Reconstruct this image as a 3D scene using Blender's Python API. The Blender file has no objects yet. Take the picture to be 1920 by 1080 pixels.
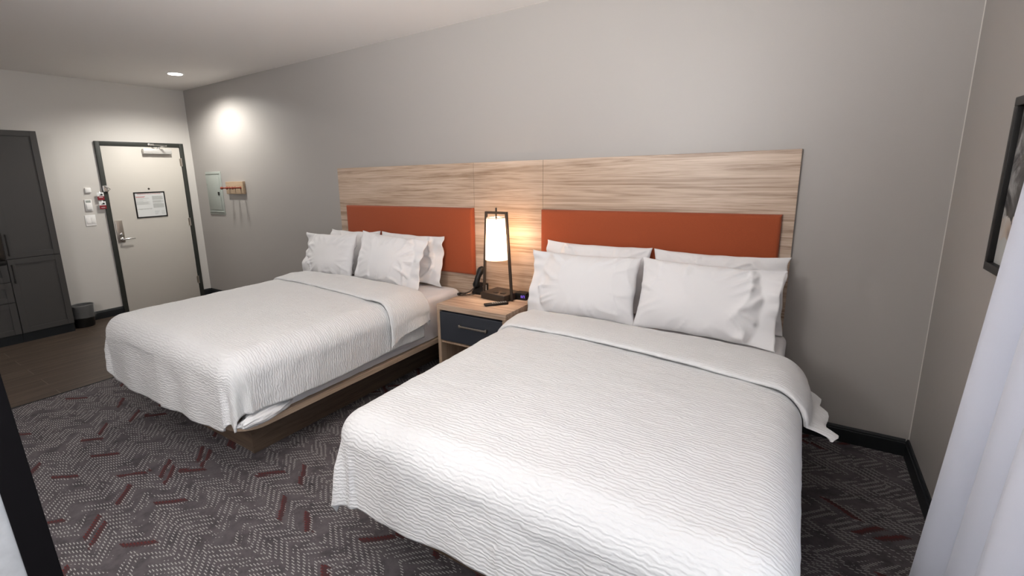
import bpy, bmesh, math, random
from mathutils import Vector, Matrix, noise, Euler
random.seed(7)
PI = math.pi
SC = bpy.context.scene
COL = SC.collection

# ------------------------------------------------------------------ camera
cam_d = bpy.data.cameras.new('camera'); cam = bpy.data.objects.new('camera', cam_d); COL.objects.link(cam)
SC.camera = cam
CX, CY, CZ = 7.1789, -3.432, 1.6691
yaw, pit, rol = (math.radians(a) for a in (34.5317, -11.6401, -1.4962))
fw = Vector((-math.sin(yaw)*math.cos(pit), math.cos(yaw)*math.cos(pit), math.sin(pit)))
rt = fw.cross(Vector((0, 0, 1))).normalized(); up = rt.cross(fw)
r2 = rt*math.cos(rol)+up*math.sin(rol); u2 = -rt*math.sin(rol)+up*math.cos(rol)
cam.matrix_world = Matrix(((r2.x, u2.x, -fw.x, CX), (r2.y, u2.y, -fw.y, CY), (r2.z, u2.z, -fw.z, CZ), (0, 0, 0, 1)))
cam_d.sensor_width = 36; cam_d.lens = 886.72/1920*36
cam_d.shift_x = 67.384/1920; cam_d.shift_y = -31.212/1920
cam_d.clip_start = 0.05; cam_d.clip_end = 200

# ------------------------------------------------------------------ view, world, lights
SC.view_settings.view_transform = 'Standard'; SC.view_settings.look = 'None'
SC.view_settings.gamma = 1; SC.view_settings.use_curve_mapping = False
SC.view_settings.exposure = 0.0
w = bpy.data.worlds.new('world'); SC.world = w; w.use_nodes = True
bg = w.node_tree.nodes['Background']; bg.inputs[0].default_value = (.75, .85, 1, 1); bg.inputs[1].default_value = 1.2

def light(name, kind, loc, energy, col, rot=(0, 0, 0), **kw):
    d = bpy.data.lights.new(name, kind); d.energy = energy; d.color = col
    for k, v in kw.items(): setattr(d, k, v)
    o = bpy.data.objects.new(name, d); o.location = loc; o.rotation_euler = rot; COL.objects.link(o); return o

XR, H, YF = 7.82, 2.89, -5.4        # right wall, ceiling, wall behind the camera
WY0, WY1, WZ0, WZ1 = -4.1, -2.0, .55, 2.45   # window opening in the right wall
light('window_daylight', 'AREA', (XR+.12, (WY0+WY1)/2, (WZ0+WZ1)/2), 30, (.86, .93, 1), (0, PI/2, 0),
      shape='RECTANGLE', size=WZ1-WZ0-.1, size_y=WY1-WY0-.1)
light('added_uplight', 'SPOT', (6.2, -3.75, 1.78), 500, (1, .98, .97), (math.radians(180-50), 0, math.radians(14)), spot_size=math.radians(118), spot_blend=1, shadow_soft_size=.12)  # added uplight out of view, bounces light off the ceiling
light('added_fill_light', 'POINT', (5.7, -4.8, 2.3), 200, (1, .98, .97), shadow_soft_size=.2)  # added fill light out of view, brightens walls and beds from the front
light('entry_downlight_light', 'SPOT', (1.07, -.57, H-.012), 190, (1, .97, .91), (0, 0, 0), spot_size=math.radians(157), spot_blend=.6, shadow_soft_size=.12)

# ------------------------------------------------------------------ helpers
def new_obj(name, me):
    o = bpy.data.objects.new(name, me); COL.objects.link(o); return o
def thing(name, label, cat, loc=(0, 0, 0), rotz=0, group=None):
    o = new_obj(name, None); o.location = loc; o.rotation_euler = (0, 0, rotz); o.empty_display_size = .1
    o['label'] = label; o['category'] = cat
    if group: o['group'] = group
    return o
def obj(name, bm, mat, parent=None, world=True, smooth=40, label=None):
    """bmesh -> one mesh object; with world=True its coordinates are world ones and the parent's place is taken off"""
    me = bpy.data.meshes.new(name)
    if parent is not None and world:
        M = Matrix.Identity(4); chain = []; p = parent
        while p is not None: chain.append(p); p = p.parent
        for q in reversed(chain): M = M @ Matrix.LocRotScale(q.location, q.rotation_euler, q.scale)
        bm.transform(M.inverted())
    bm.normal_update(); bm.to_mesh(me); bm.free()
    if mat is not None: me.materials.append(mat)
    if smooth:
        for f in me.polygons: f.use_smooth = True
        me.set_sharp_from_angle(angle=math.radians(smooth))
    o = new_obj(name, me)
    if parent is not None: o.parent = parent
    if label: o['label'] = label
    return o
def tag(o, label, cat, group=None):
    o['label'] = label; o['category'] = cat
    if group: o['group'] = group
    return o
def recentre(o):
    """move a single mesh's origin to the middle of its base"""
    vs = [v.co for v in o.data.vertices]
    c = Vector(((min(v.x for v in vs)+max(v.x for v in vs))/2, (min(v.y for v in vs)+max(v.y for v in vs))/2, min(v.z for v in vs)))
    o.data.transform(Matrix.Translation(-c)); o.location = c; return o
def struct(name, bm, mat, smooth=30):
    o = obj(name, bm, mat, smooth=smooth); o['kind'] = 'structure'; return o
def B(): return bmesh.new()
def box(bm, x0, x1, y0, y1, z0, z1, bev=0, seg=2):
    n = bmesh.ops.create_cube(bm, size=1)['verts']
    for v in n: v.co = Vector(((x0+x1)/2+v.co.x*(x1-x0), (y0+y1)/2+v.co.y*(y1-y0), (z0+z1)/2+v.co.z*(z1-z0)))
    if bev:
        es = list({e for v in n for e in v.link_edges})
        bmesh.ops.bevel(bm, geom=es, offset=bev, segments=seg, affect='EDGES', profile=.5)
    return bm
def xbox(*a, **k): return box(B(), *a, **k)
def frame_to(d):
    d = d.normalized(); a = Vector((0, 0, 1)) if abs(d.z) < .9 else Vector((1, 0, 0))
    s = a.cross(d).normalized(); return s, d.cross(s)
def tube(bm, pts, r, n=10, closed=False, caps=True):
    pts = [Vector(p) for p in pts]; rings = []; N = len(pts)
    rr = r if isinstance(r, (list, tuple)) else [r]*N
    ps = None
    for i, p in enumerate(pts):
        d = (pts[(i+1) % N]-pts[i-1]) if closed else (pts[min(i+1, N-1)]-pts[max(i-1, 0)])
        d.normalize()
        if ps is None: s, t = frame_to(d)
        else:
            s = (ps-d*ps.dot(d)).normalized(); t = d.cross(s)
        ps = s
        rings.append([bm.verts.new(p+(s*math.cos(2*PI*k/n)+t*math.sin(2*PI*k/n))*rr[i]) for k in range(n)])
    for i in range(N if closed else N-1):
        a, b = rings[i], rings[(i+1) % N]
        for k in range(n): bm.faces.new((a[k], a[(k+1) % n], b[(k+1) % n], b[k]))
    if caps and not closed:
        bm.faces.new(rings[0][::-1]); bm.faces.new(rings[-1])
    return bm
def lathe(bm, c, prof, n=32, axis='z'):
    """profile of (radius, height) turned about an axis through c"""
    c = Vector(c); rings = []
    for r, h in prof:
        ring = []
        for k in range(n):
            a = 2*PI*k/n
            v = {'z': Vector((r*math.cos(a), r*math.sin(a), h)), 'x': Vector((h, r*math.cos(a), r*math.sin(a))),
                 'y': Vector((r*math.sin(a), h, r*math.cos(a)))}[axis]
            ring.append(bm.verts.new(c+v))
        rings.append(ring)
    for a, b in zip(rings, rings[1:]):
        for k in range(n): bm.faces.new((a[k], a[(k+1) % n], b[(k+1) % n], b[k]))
    if prof[0][0] > 1e-5: bm.faces.new(rings[0][::-1])
    if prof[-1][0] > 1e-5: bm.faces.new(rings[-1])
    bmesh.ops.remove_doubles(bm, verts=[v for r_ in (rings[0], rings[-1]) for v in r_], dist=1e-6)
    return bm
def grid(bm, P, uv=None, flip=False):
    """P[i][j] points -> quads; uv[i][j] optional"""
    V = [[bm.verts.new(p) for p in row] for row in P]
    L = bm.loops.layers.uv.verify() if uv else None
    for i in range(len(V)-1):
        for j in range(len(V[0])-1):
            idx = [(i, j), (i+1, j), (i+1, j+1), (i, j+1)]
            if flip: idx = idx[::-1]
            f = bm.faces.new([V[a][b] for a, b in idx])
            if uv:
                for l, (a, b) in zip(f.loops, idx): l[L].uv = uv[a][b]
    return V
def nz(x, y, z, s=1.0): return noise.noise(Vector((x*s, y*s, z*s)))
def prism(bm, pts, axis, a, b):
    """polygon pts (2-D) pushed from a to b along an axis; pts in the other two axes' order"""
    def mk(p, t):
        return {'x': (t, p[0], p[1]), 'y': (p[0], t, p[1]), 'z': (p[0], p[1], t)}[axis]
    A = [bm.verts.new(mk(p, a)) for p in pts]; C = [bm.verts.new(mk(p, b)) for p in pts]
    bm.faces.new(A); bm.faces.new(C[::-1]); n = len(pts)
    for i in range(n): bm.faces.new((A[i], C[i], C[(i+1) % n], A[(i+1) % n]))
    bmesh.ops.recalc_face_normals(bm, faces=bm.faces); return bm

# ------------------------------------------------------------------ materials
def mat(name, col=(.8, .8, .8), rough=.6, metal=0, spec=.5):
    m = bpy.data.materials.new(name); m.use_nodes = True
    b = m.node_tree.nodes['Principled BSDF']
    b.inputs['Base Color'].default_value = (*col, 1); b.inputs['Roughness'].default_value = rough
    b.inputs['Metallic'].default_value = metal; b.inputs['Specular IOR Level'].default_value = spec
    return m
class NT:
    def __init__(s, m): s.m = m; s.t = m.node_tree; s.N = s.t.nodes; s.L = s.t.links; s.b = s.N['Principled BSDF']
    def n(s, kind, **kw):
        o = s.N.new(kind)
        for k, v in kw.items():
            if k.startswith('_'): setattr(o, k[1:], v)
            else: o.inputs[k.replace('__', ' ')].default_value = v
        return o
    def l(s, a, b): s.L.new(a, b)
    def math(s, op, a, b=None, c=None):
        o = s.N.new('ShaderNodeMath'); o.operation = op
        for i, v in enumerate((a, b, c)):
            if v is None: continue
            if isinstance(v, (int, float)): o.inputs[i].default_value = v
            else: s.l(v, o.inputs[i])
        return o.outputs[0]
    def ramp(s, fac, stops):
        o = s.N.new('ShaderNodeValToRGB'); e = o.color_ramp.elements
        while len(e) < len(stops): e.new(.5)
        for el, (p, c) in zip(e, stops): el.position = p; el.color = (*c, 1)
        s.l(fac, o.inputs[0]); return o.outputs[0]
    def mix(s, fac, a, b):
        o = s.N.new('ShaderNodeMix'); o.data_type = 'RGBA'
        for sock, v in ((o.inputs[0], fac), (o.inputs[6], a), (o.inputs[7], b)):
            if isinstance(v, (int, float)): sock.default_value = v
            elif isinstance(v, tuple): sock.default_value = (*v, 1)
            else: s.l(v, sock)
        return o.outputs[2]
    def noise(s, vec, scale, detail=2, rough=.5, dist=0):
        o = s.N.new('ShaderNodeTexNoise'); s.l(vec, o.inputs['Vector'])
        o.inputs['Scale'].default_value = scale; o.inputs['Detail'].default_value = detail
        o.inputs['Roughness'].default_value = rough; o.inputs['Distortion'].default_value = dist; return o.outputs[0]
    def coord(s, kind='Object', scale=(1, 1, 1), rot=(0, 0, 0), loc=(0, 0, 0)):
        c = s.N.new('ShaderNodeTexCoord'); mp = s.N.new('ShaderNodeMapping')
        mp.inputs['Scale'].default_value = scale; mp.inputs['Rotation'].default_value = rot; mp.inputs['Location'].default_value = loc
        s.l(c.outputs[kind], mp.inputs[0]); return mp.outputs[0]
    def pos(s, scale=(1, 1, 1), loc=(0, 0, 0)):
        c = s.N.new('ShaderNodeNewGeometry'); mp = s.N.new('ShaderNodeMapping')
        mp.inputs['Scale'].default_value = scale; mp.inputs['Location'].default_value = loc
        s.l(c.outputs['Position'], mp.inputs[0]); return mp.outputs[0]
    def xyz(s, v):
        o = s.N.new('ShaderNodeSeparateXYZ'); s.l(v, o.inputs[0]); return o.outputs
    def comb(s, x, y, z=0.0):
        o = s.N.new('ShaderNodeCombineXYZ')
        for i, v in enumerate((x, y, z)):
            if isinstance(v, (int, float)): o.inputs[i].default_value = v
            else: s.l(v, o.inputs[i])
        return o.outputs[0]
    def bump(s, h, strength=.3, dist=.01):
        o = s.N.new('ShaderNodeBump'); o.inputs['Strength'].default_value = strength; o.inputs['Distance'].default_value = dist
        s.l(h, o.inputs['Height']); s.l(o.outputs[0], s.b.inputs['Normal']); return o
    def col(s, c): s.l(c, s.b.inputs['Base Color'])

def paint(name, col, rough=.5, bump=.12, spec=.5):
    m = mat(name, col, rough, spec=spec); t = NT(m); p = t.pos()
    t.bump(t.noise(p, 320, 2), bump, .002); return m
M = {}
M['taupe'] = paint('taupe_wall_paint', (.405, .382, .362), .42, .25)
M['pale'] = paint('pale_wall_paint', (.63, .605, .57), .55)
M['ceil'] = paint('ceiling_paint', (.86, .83, .805), .8)
M['doorp'] = paint('door_paint', (.61, .575, .52), .5, .04)
M['dark_trim'] = mat('charcoal_trim', (.013, .015, .017), .5, spec=.3)
M['frame_green'] = mat('dark_olive_grey_frame', (.036, .038, .033), .5, spec=.3)
M['white_plastic'] = mat('white_plastic', (.9, .89, .87), .4)
M['black'] = mat('black_plastic', (.008, .0075, .0075), .42, spec=.35)
M['bronze'] = mat('dark_bronze_metal', (.05, .036, .027), .5, .3)
M['nickel'] = mat('brushed_nickel', (.55, .50, .44), .33, 1)
M['chrome'] = mat('chrome', (.75, .74, .72), .2, 1)
M['silver'] = mat('silver_paint', (.66, .65, .62), .35, .4)
M['panelgrey'] = mat('grey_green_enamel', (.36, .39, .36), .45)
M['red'] = mat('red_brown_lacquer', (.27, .06, .035), .5)
M['redsign'] = mat('dark_red_print', (.22, .01, .018), .5)
M['redtext'] = mat('red_ink', (.5, .12, .12), .7)
M['greytext'] = mat('grey_ink', (.42, .43, .41), .8)
M['inktext'] = mat('black_ink', (.03, .03, .03), .7)
M['paper'] = mat('white_paper', (.72, .73, .72), .6)
M['cab'] = mat('charcoal_cabinet_paint', (.052, .049, .047), .5)
M['drawer'] = mat('slate_drawer_front', (.028, .032, .042), .55)

def wood(name, light_, mid, dark, axis='x', sc=1.0, rough=.45, cont=1.0):
    m = mat(name, mid, rough); t = NT(m)
    s = {'x': (.45*sc, 13*sc, 13*sc), 'y': (9*sc, .55*sc, 9*sc), 'z': (9*sc, 9*sc, .55*sc)}[axis]
    p = t.pos(s)
    warp = t.n('ShaderNodeTexNoise', Scale=.9, Detail=2.0); t.l(p, warp.inputs['Vector'])
    vm = t.n('ShaderNodeVectorMath', _operation='MULTIPLY_ADD'); t.l(warp.outputs[1], vm.inputs[0])
    vm.inputs[1].default_value = (.9, .9, .9); t.l(p, vm.inputs[2])
    a = t.noise(vm.outputs[0], 1.6, 4, .6, .4)
    b = t.noise(vm.outputs[0], 7, 3, .6)
    h = t.math('MULTIPLY_ADD', b, .45, t.math('MULTIPLY', a, .55))
    h = t.math('MULTIPLY_ADD', t.math('SUBTRACT', h, .5), cont, .5)
    t.col(t.ramp(h, [(.34, dark), (.5, mid), (.66, light_)]))
    t.bump(b, .12, .002); return m
M['board'] = wood('pale_walnut_laminate', (.62, .49, .39), (.50, .375, .28), (.30, .20, .135), 'x', 1.0, .4, 1.35)
M['boardy'] = wood('pale_walnut_rail', (.60, .46, .34), (.52, .39, .28), (.38, .27, .19), 'y', 2.0, .45, .9)
M['boardz'] = wood('pale_walnut_upright', (.47, .35, .25), (.39, .28, .195), (.25, .17, .115), 'z', 2.0, .45, 1)
M['brown'] = wood('brown_base_laminate', (.155, .107, .075), (.122, .083, .058), (.075, .05, .036), 'y', 1.4, .5, 1.1)
M['brownx'] = wood('brown_base_laminate_front', (.155, .107, .075), (.122, .083, .058), (.075, .05, .036), 'x', 1.4, .5, 1.1)
M['peg_wood'] = wood('pine_board', (.50, .37, .25), (.44, .32, .21), (.34, .23, .14), 'x', 3, .5)

def fabric_mat(name, col, sc=700, rough=.9, bump=.35, var=.12):
    m = mat(name, col, rough, spec=.2); t = NT(m); p = t.pos()
    n1 = t.noise(p, sc, 2, .7)
    t.col(t.mix(n1, tuple(c*(1-var) for c in col), tuple(min(1, c*(1+var)) for c in col)))
    t.b.inputs['Sheen Weight'].default_value = .15
    t.bump(n1, bump, .001); return m
M['orange'] = fabric_mat('burnt_orange_upholstery', (.34, .075, .028), 420, .85, .4, .35)
M['curtain'] = fabric_mat('blue_grey_blackout_curtain', (.66, .69, .79), 900, .75, .15, .05)
M['sheet'] = fabric_mat('white_sheet', (.78, .765, .78), 900, .8, .1, .02)
M['pillow'] = fabric_mat('white_pillowcase', (.84, .83, .835), 900, .8, .1, .02)
def seersucker(name, col):
    m = mat(name, col, .8, spec=.25); t = NT(m)
    p = t.coord('UV'); x = t.xyz(p)
    u, v = x[0], x[1]
    warp = t.noise(t.comb(t.math('MULTIPLY', u, 3.2), t.math('MULTIPLY', v, 4.5)), 1.0, 2, .55, .4)
    n1 = t.noise(t.comb(t.math('MULTIPLY', u, 26), t.math('MULTIPLY', v, 34)), 1.0, 2, .5)
    ph = t.math('ADD', t.math('MULTIPLY', v, 385), t.math('ADD', t.math('MULTIPLY', warp, 16), t.math('MULTIPLY', n1, 12)))
    s_ = t.math('MULTIPLY_ADD', t.math('SINE', ph), .5, .5)
    n2 = t.noise(t.comb(t.math('MULTIPLY', u, 45), t.math('MULTIPLY', v, 60)), 1.0, 1)
    h = t.math('MULTIPLY', s_, t.math('MULTIPLY_ADD', n2, 1.3, .05))
    big = t.noise(t.comb(t.math('MULTIPLY', u, 7), t.math('MULTIPLY', v, 5)), 1.0, 3, .6, .8)
    h = t.math('ADD', h, t.math('MULTIPLY', big, 1.6))
    t.bump(h, .55, .0045); t.b.inputs['Sheen Weight'].default_value = .1
    return m
M['duvet'] = seersucker('white_seersucker', (.745, .745, .75))

def carpet():
    m = mat('patterned_carpet', (.1, .1, .1), .95, spec=.1); t = NT(m)
    g = t.N.new('ShaderNodeNewGeometry'); x, y, _ = t.xyz(g.outputs['Position'])
    P = g.outputs['Position']
    cell = t.n('ShaderNodeTexVoronoi', Scale=2.6); t.l(P, cell.inputs['Vector'])     # patches shift the zigzag
    jit = t.math('MULTIPLY', t.xyz(cell.outputs['Color'])[0], .045)
    wob = t.math('MULTIPLY', t.noise(P, 2.2, 1), .10)
    yy = t.math('ADD', y, t.math('ADD', wob, jit))
    zig = t.math('PINGPONG', yy, .105)
    s = t.math('MULTIPLY', zig, 1.2)
    xs = t.math('SUBTRACT', x, s)
    DX, DY = .042, .0105
    row = t.math('FLOOR', t.math('DIVIDE', y, DY))
    odd = t.math('MULTIPLY', t.math('FRACT', t.math('MULTIPLY', row, .5)), 0.0)
    # the line offset is sampled per row so each dash stays straight
    yq = t.math('MULTIPLY', t.math('ADD', row, .5), DY)
    zq = t.math('MULTIPLY', t.math('PINGPONG', t.math('ADD', yq, t.math('ADD', t.math('MULTIPLY', t.noise(t.comb(t.math('SNAP', x, .12), yq), 2.2, 1), .10), jit)), .105), 1.2)
    ph = t.math('DIVIDE', t.math('ADD', t.math('SUBTRACT', x, zq), t.math('MULTIPLY', y, .12)), DX)
    dash = t.math('MULTIPLY', t.math('LESS_THAN', t.math('FRACT', ph), .46), t.math('LESS_THAN', t.math('FRACT', t.math('DIVIDE', y, DY)), .36))
    line = t.math('FLOOR', ph); leg = t.math('FLOOR', t.math('DIVIDE', yy, .105))
    # blank zones follow the zigzag
    zone = t.noise(t.comb(t.math('MULTIPLY', xs, 6), t.math('MULTIPLY', y, 3.2)), 1.6, 2, .6)
    blank = t.math('GREATER_THAN', zone, .445)
    wn = t.n('ShaderNodeTexWhiteNoise', _noise_dimensions='2D'); t.l(t.comb(line, leg), wn.inputs['Vector'])
    red = t.math('GREATER_THAN', wn.outputs[0], .955)
    miss = t.n('ShaderNodeTexWhiteNoise', _noise_dimensions='2D'); t.l(t.comb(line, row), miss.inputs['Vector'])
    keep = t.math('GREATER_THAN', miss.outputs[0], .05)
    base = t.ramp(t.noise(P, 9, 4, .7), [(.3, (.062, .055, .060)), (.5, (.102, .091, .097)), (.7, (.138, .124, .130))])
    shadowline = t.mix(t.math('MULTIPLY', t.math('LESS_THAN', t.math('FRACT', t.math('DIVIDE', y, DY)), .5), .0), base, (.05, .045, .05))
    white = t.mix(t.noise(P, 260, 1), (.33, .32, .31), (.50, .48, .465))
    redc = t.mix(t.math('MULTIPLY', dash, .7), (.075, .038, .040), (.17, .026, .022))
    c1 = t.mix(t.math('MULTIPLY', t.math('MULTIPLY', dash, blank), keep), shadowline, white)
    c2 = t.mix(red, c1, redc); t.col(c2)
    t.bump(t.noise(P, 900, 2), .6, .003); return m
M['carpet'] = carpet()
def planks():
    m = mat('brown_wood_look_planks', (.2, .14, .1), .45); t = NT(m)
    g = t.N.new('ShaderNodeNewGeometry'); P = g.outputs['Position']; x, y, _ = t.xyz(P)
    br = t.n('ShaderNodeTexBrick', Scale=1.0, _offset=.37, _squash=1)
    for k, v in (('Brick Width', 1.2), ('Row Height', .2), ('Mortar Size', .0018), ('Mortar Smooth', 0.0), ('Bias', 0.0)): br.inputs[k].default_value = v
    br.inputs['Color1'].default_value = (0, 0, 0, 1); br.inputs['Color2'].default_value = (1, 1, 1, 1); br.inputs['Mortar'].default_value = (.5, .5, .5, 1)
    t.l(t.comb(y, x), br.inputs['Vector'])
    v = t.comb(t.math('MULTIPLY', x, 24), t.math('MULTIPLY', y, 1.8), t.math('MULTIPLY', t.xyz(br.outputs[0])[0], 9))
    a = t.noise(v, 1.0, 5, .65, .6)
    wood_ = t.ramp(a, [(.3, (.042, .029, .021)), (.5, (.080, .057, .042)), (.72, (.13, .096, .073))])
    wood2 = t.mix(t.math('MULTIPLY', t.xyz(br.outputs[0])[0], .35), wood_, (.07, .05, .038))
    t.col(t.mix(br.outputs['Fac'], wood2, (.20, .17, .14))); t.bump(a, .1, .002); return m
M['planks'] = planks()
def glow(name, col, strength):
    m = mat(name, col, .5); b = m.node_tree.nodes['Principled BSDF']
    b.inputs['Emission Color'].default_value = (*col, 1); b.inputs['Emission Strength'].default_value = strength; return m
M['led'] = glow('led_lens', (1, .97, .93), 14)
M['shade'] = glow('lamp_shade_glow', (1, .84, .68), 2.0)
M['fillglow'] = glow('fill_globe_glow', (1, .93, .85), 3)  # glow of the globe added for fill light
M['digits'] = glow('violet_digits', (.30, .16, 1), 1.2)
gl = mat('window_glass', (1, 1, 1), .02); gl.node_tree.nodes['Principled BSDF'].inputs['Transmission Weight'].default_value = 1; M['glass'] = gl
ln = mat('clear_bin_liner', (.75, .76, .76), .25); b_ = ln.node_tree.nodes['Principled BSDF']; b_.inputs['Alpha'].default_value = .13; M['liner'] = ln
def art():
    m = mat('abstract_ink_painting', (.5, .5, .5), .35); t = NT(m); P = t.pos((1, 1, 1))
    n1 = t.noise(P, 5.5, 5, .6, 1.2); n2 = t.noise(P, 3.2, 4, .6, .6)
    z = t.xyz(P)[2]
    c = t.ramp(n1, [(.38, (.02, .02, .022)), (.5, (.09, .085, .085)), (.58, (.33, .33, .33)), (.72, (.6, .6, .59))])
    tan = t.ramp(n2, [(.45, (.62, .63, .62)), (.6, (.48, .38, .31)), (.68, (.12, .12, .13))])
    lo = t.math('LESS_THAN', t.math('ADD', z, t.math('MULTIPLY', t.math('SUBTRACT', n2, .5), .35)), 1.47)
    lo2 = t.math('LESS_THAN', t.math('ADD', z, t.math('MULTIPLY', t.math('SUBTRACT', n1, .5), .25)), 1.37)
    t.col(t.mix(lo2, t.mix(lo, c, tan), (.5, .51, .5))); return m
M['art'] = art()
def mottled():
    m = mat('mottled_white_board', (.6, .6, .6), .7); t = NT(m); P = t.pos()
    t.col(t.ramp(t.noise(P, 14, 4, .6), [(.3, (.50, .50, .51)), (.7, (.66, .66, .67))])); return m
M['whiteboard'] = mottled()

# ------------------------------------------------------------------ the room
XC = 2.33                                        # where the carpet meets the plank floor
bm = xbox(XC, XR+.1, YF-.1, .1, -.1, 0); struct('floor', bm, M['carpet'])
bm = xbox(-.1, XC, YF-.1, .1, -.1, 0); struct('floor', bm, M['planks'])
struct('trim_1', xbox(XC-.008, XC+.008, YF, 0, 0, .004, bev=.0015), M['dark_trim'])
struct('ceiling', xbox(-.1, XR+.25, YF-.1, .1, H, H+.1), M['ceil'])
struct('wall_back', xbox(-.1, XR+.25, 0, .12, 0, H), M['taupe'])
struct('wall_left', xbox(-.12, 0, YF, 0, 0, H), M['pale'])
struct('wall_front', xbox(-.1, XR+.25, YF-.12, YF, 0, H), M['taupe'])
bm = B()
box(bm, XR, XR+.2, WY1, 0, 0, H); box(bm, XR, XR+.2, YF, WY0, 0, H)
box(bm, XR, XR+.2, WY0, WY1, 0, WZ0); box(bm, XR, XR+.2, WY0, WY1, WZ1, H)
struct('wall_right', bm, M['taupe'])
# caulk bead in the right corner
struct('trim_2', xbox(XR-.0035, XR, -.0035, 0, .1, H), M['pale'])
# window
win = new_obj('window_1', None); win.location = (XR+.1, (WY0+WY1)/2, WZ0); win['kind'] = 'structure'
bm = B()
for a, c in ((WY0, WY0+.06), (WY1-.06, WY1), ((WY0+WY1)/2-.03, (WY0+WY1)/2+.03)): box(bm, XR+.14, XR+.19, a, c, WZ0, WZ1, .004)
for a, c in ((WZ0, WZ0+.06), (WZ1-.06, WZ1)): box(bm, XR+.14, XR+.19, WY0, WY1, a, c, .004)
obj('window_frame', bm, M['dark_trim'], win)
obj('window_pane', xbox(XR+.16, XR+.166, WY0+.05, WY1-.05, WZ0+.05, WZ1-.05), M['glass'], win)
obj('window_sill', xbox(XR-.03, XR+.14, WY0, WY1, WZ0-.03, WZ0, .004), M['white_plastic'], win)

def skirting(name, path, hh=.103, t=.016):
    """moulded baseboard swept along a straight wall: path = (axis, fixed, from, to, inward sign)"""
    ax, fx, a, c, s = path
    prof = [(0, 0), (t, 0), (t, hh-.022), (t*.75, hh-.018), (t*.75, hh-.012), (t*.45, hh-.002), (t*.3, hh), (0, hh)]
    pts = [(fx+s*p, z) for p, z in prof]
    bm = B(); prism(bm, pts, ax, a, c)
    return struct(name, bm, M['dark_trim'], 25)
skirting('baseboard_right', ('y', XR, YF, 0, -1))
DY1 = -.165; DY0 = DY1-.914; DZ = 2.13; FW = .05
def skirt_y(name, a, c):
    return skirting(name, ('y', 0, a, c, 1))
skirt_y('baseboard_left', YF, DY0-FW)
skirting('baseboard_entry', ('y', 0, DY1+FW, -.016, 1))
# back wall boards run in x, either side of the headboard
for nm, a, c in (('baseboard_back', .0, 3.085), ('baseboard_corner', 7.162, XR-.016)):
    bm = B(); t_, hh = .016, .103
    prism(bm, [(0-p, z) for p, z in [(0, 0), (t_, 0), (t_, hh-.022), (t_*.75, hh-.018), (t_*.75, hh-.012), (t_*.45, hh-.002), (t_*.3, hh), (0, hh)]], 'x', a, c)
    struct(nm, bm, M['dark_trim'], 25)

# ------------------------------------------------------------------ entry door
door = new_obj('door_1', None); door.location = (0, (DY0+DY1)/2, 0); door['kind'] = 'structure'
bm = B()
box(bm, 0, .03, DY0-FW, DY0, 0, DZ+FW, .003); box(bm, 0, .03, DY1, DY1+FW, 0, DZ+FW, .003); box(bm, 0, .03, DY0, DY1, DZ, DZ+FW, .003)
obj('door_frame', bm, M['frame_green'], door)
slab = obj('door_slab', xbox(.001, .018, DY0+.004, DY1-.004, .01, DZ-.004, .002), M['doorp'], door)
for z in (1.93, 1.11, .27):
    bm = B(); tube(bm, [(.030, DY1-.001, z-.055), (.030, DY1-.001, z+.055)], .008, 10)
    for k in (-.02, .02): tube(bm, [(.030, DY1-.001, z+k-.001), (.030, DY1-.001, z+k+.001)], .009, 10)
    box(bm, .018, .021, DY1-.022, DY1-.004, z-.05, z+.05)
    obj('hinge', bm, M['nickel'], door)
lp = obj('lock_plate', xbox(.018, .030, -1.062, -.985, .925, 1.205, .003), M['nickel'], door, label='brushed metal lock plate')
bm = B(); lathe(bm, (.030, -1.018, 1.03), [(.0, 0), (.017, 0), (.017, .01), (.012, .014), (0, .014)], 20, 'x'); box(bm, .04, .052, -1.022, -1.014, 1.015, 1.045, .002)
obj('thumb_turn', bm, M['chrome'], lp)
bm = B(); lathe(bm, (.030, -1.015, .965), [(0, 0), (.022, 0), (.022, .006), (.012, .012), (.011, .045), (0, .05)], 20, 'x')
tube(bm, [(.068, -1.015, .965), (.075, -1.0, .966), (.076, -.93, .968), (.076, -.885, .966)], [.009, .009, .008, .007], 10)
obj('lever_handle', bm, M['chrome'], lp)
bm = B(); lathe(bm, (.018, -.619, 1.587), [(0, 0), (.012, 0), (.012, .004), (.006, .005), (.005, .002), (0, .002)], 16, 'x')
obj('peephole', bm, M['bronze'], door)
cl = obj('door_closer', xbox(.018, .075, -.63, -.29, 2.035, 2.10, .006), M['silver'], door, label='silver door closer')
bm = B(); tube(bm, [(.05, -.44, 2.10), (.05, -.44, 2.125)], .014, 12); tube(bm, [(.05, -.44, 2.122), (.19, -.40, 2.135)], .008, 8)
tube(bm, [(.19, -.40, 2.135), (.035, -.52, 2.15)], .007, 8); box(bm, .03, .045, -.555, -.485, 2.14, 2.165, .002)
obj('closer_arm', bm, M['chrome'], cl)
bm = B(); box(bm, .03, .04, -1.128, -1.075, 1.565, 1.645, .003); tube(bm, [(.045, -1.11, 1.57), (.055, -1.085, 1.58), (.06, -1.06, 1.60), (.055, -1.085, 1.625), (.045, -1.11, 1.635)], .005, 8)
obj('security_latch', bm, M['chrome'], door, label='chrome swing bar latch')

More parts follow.
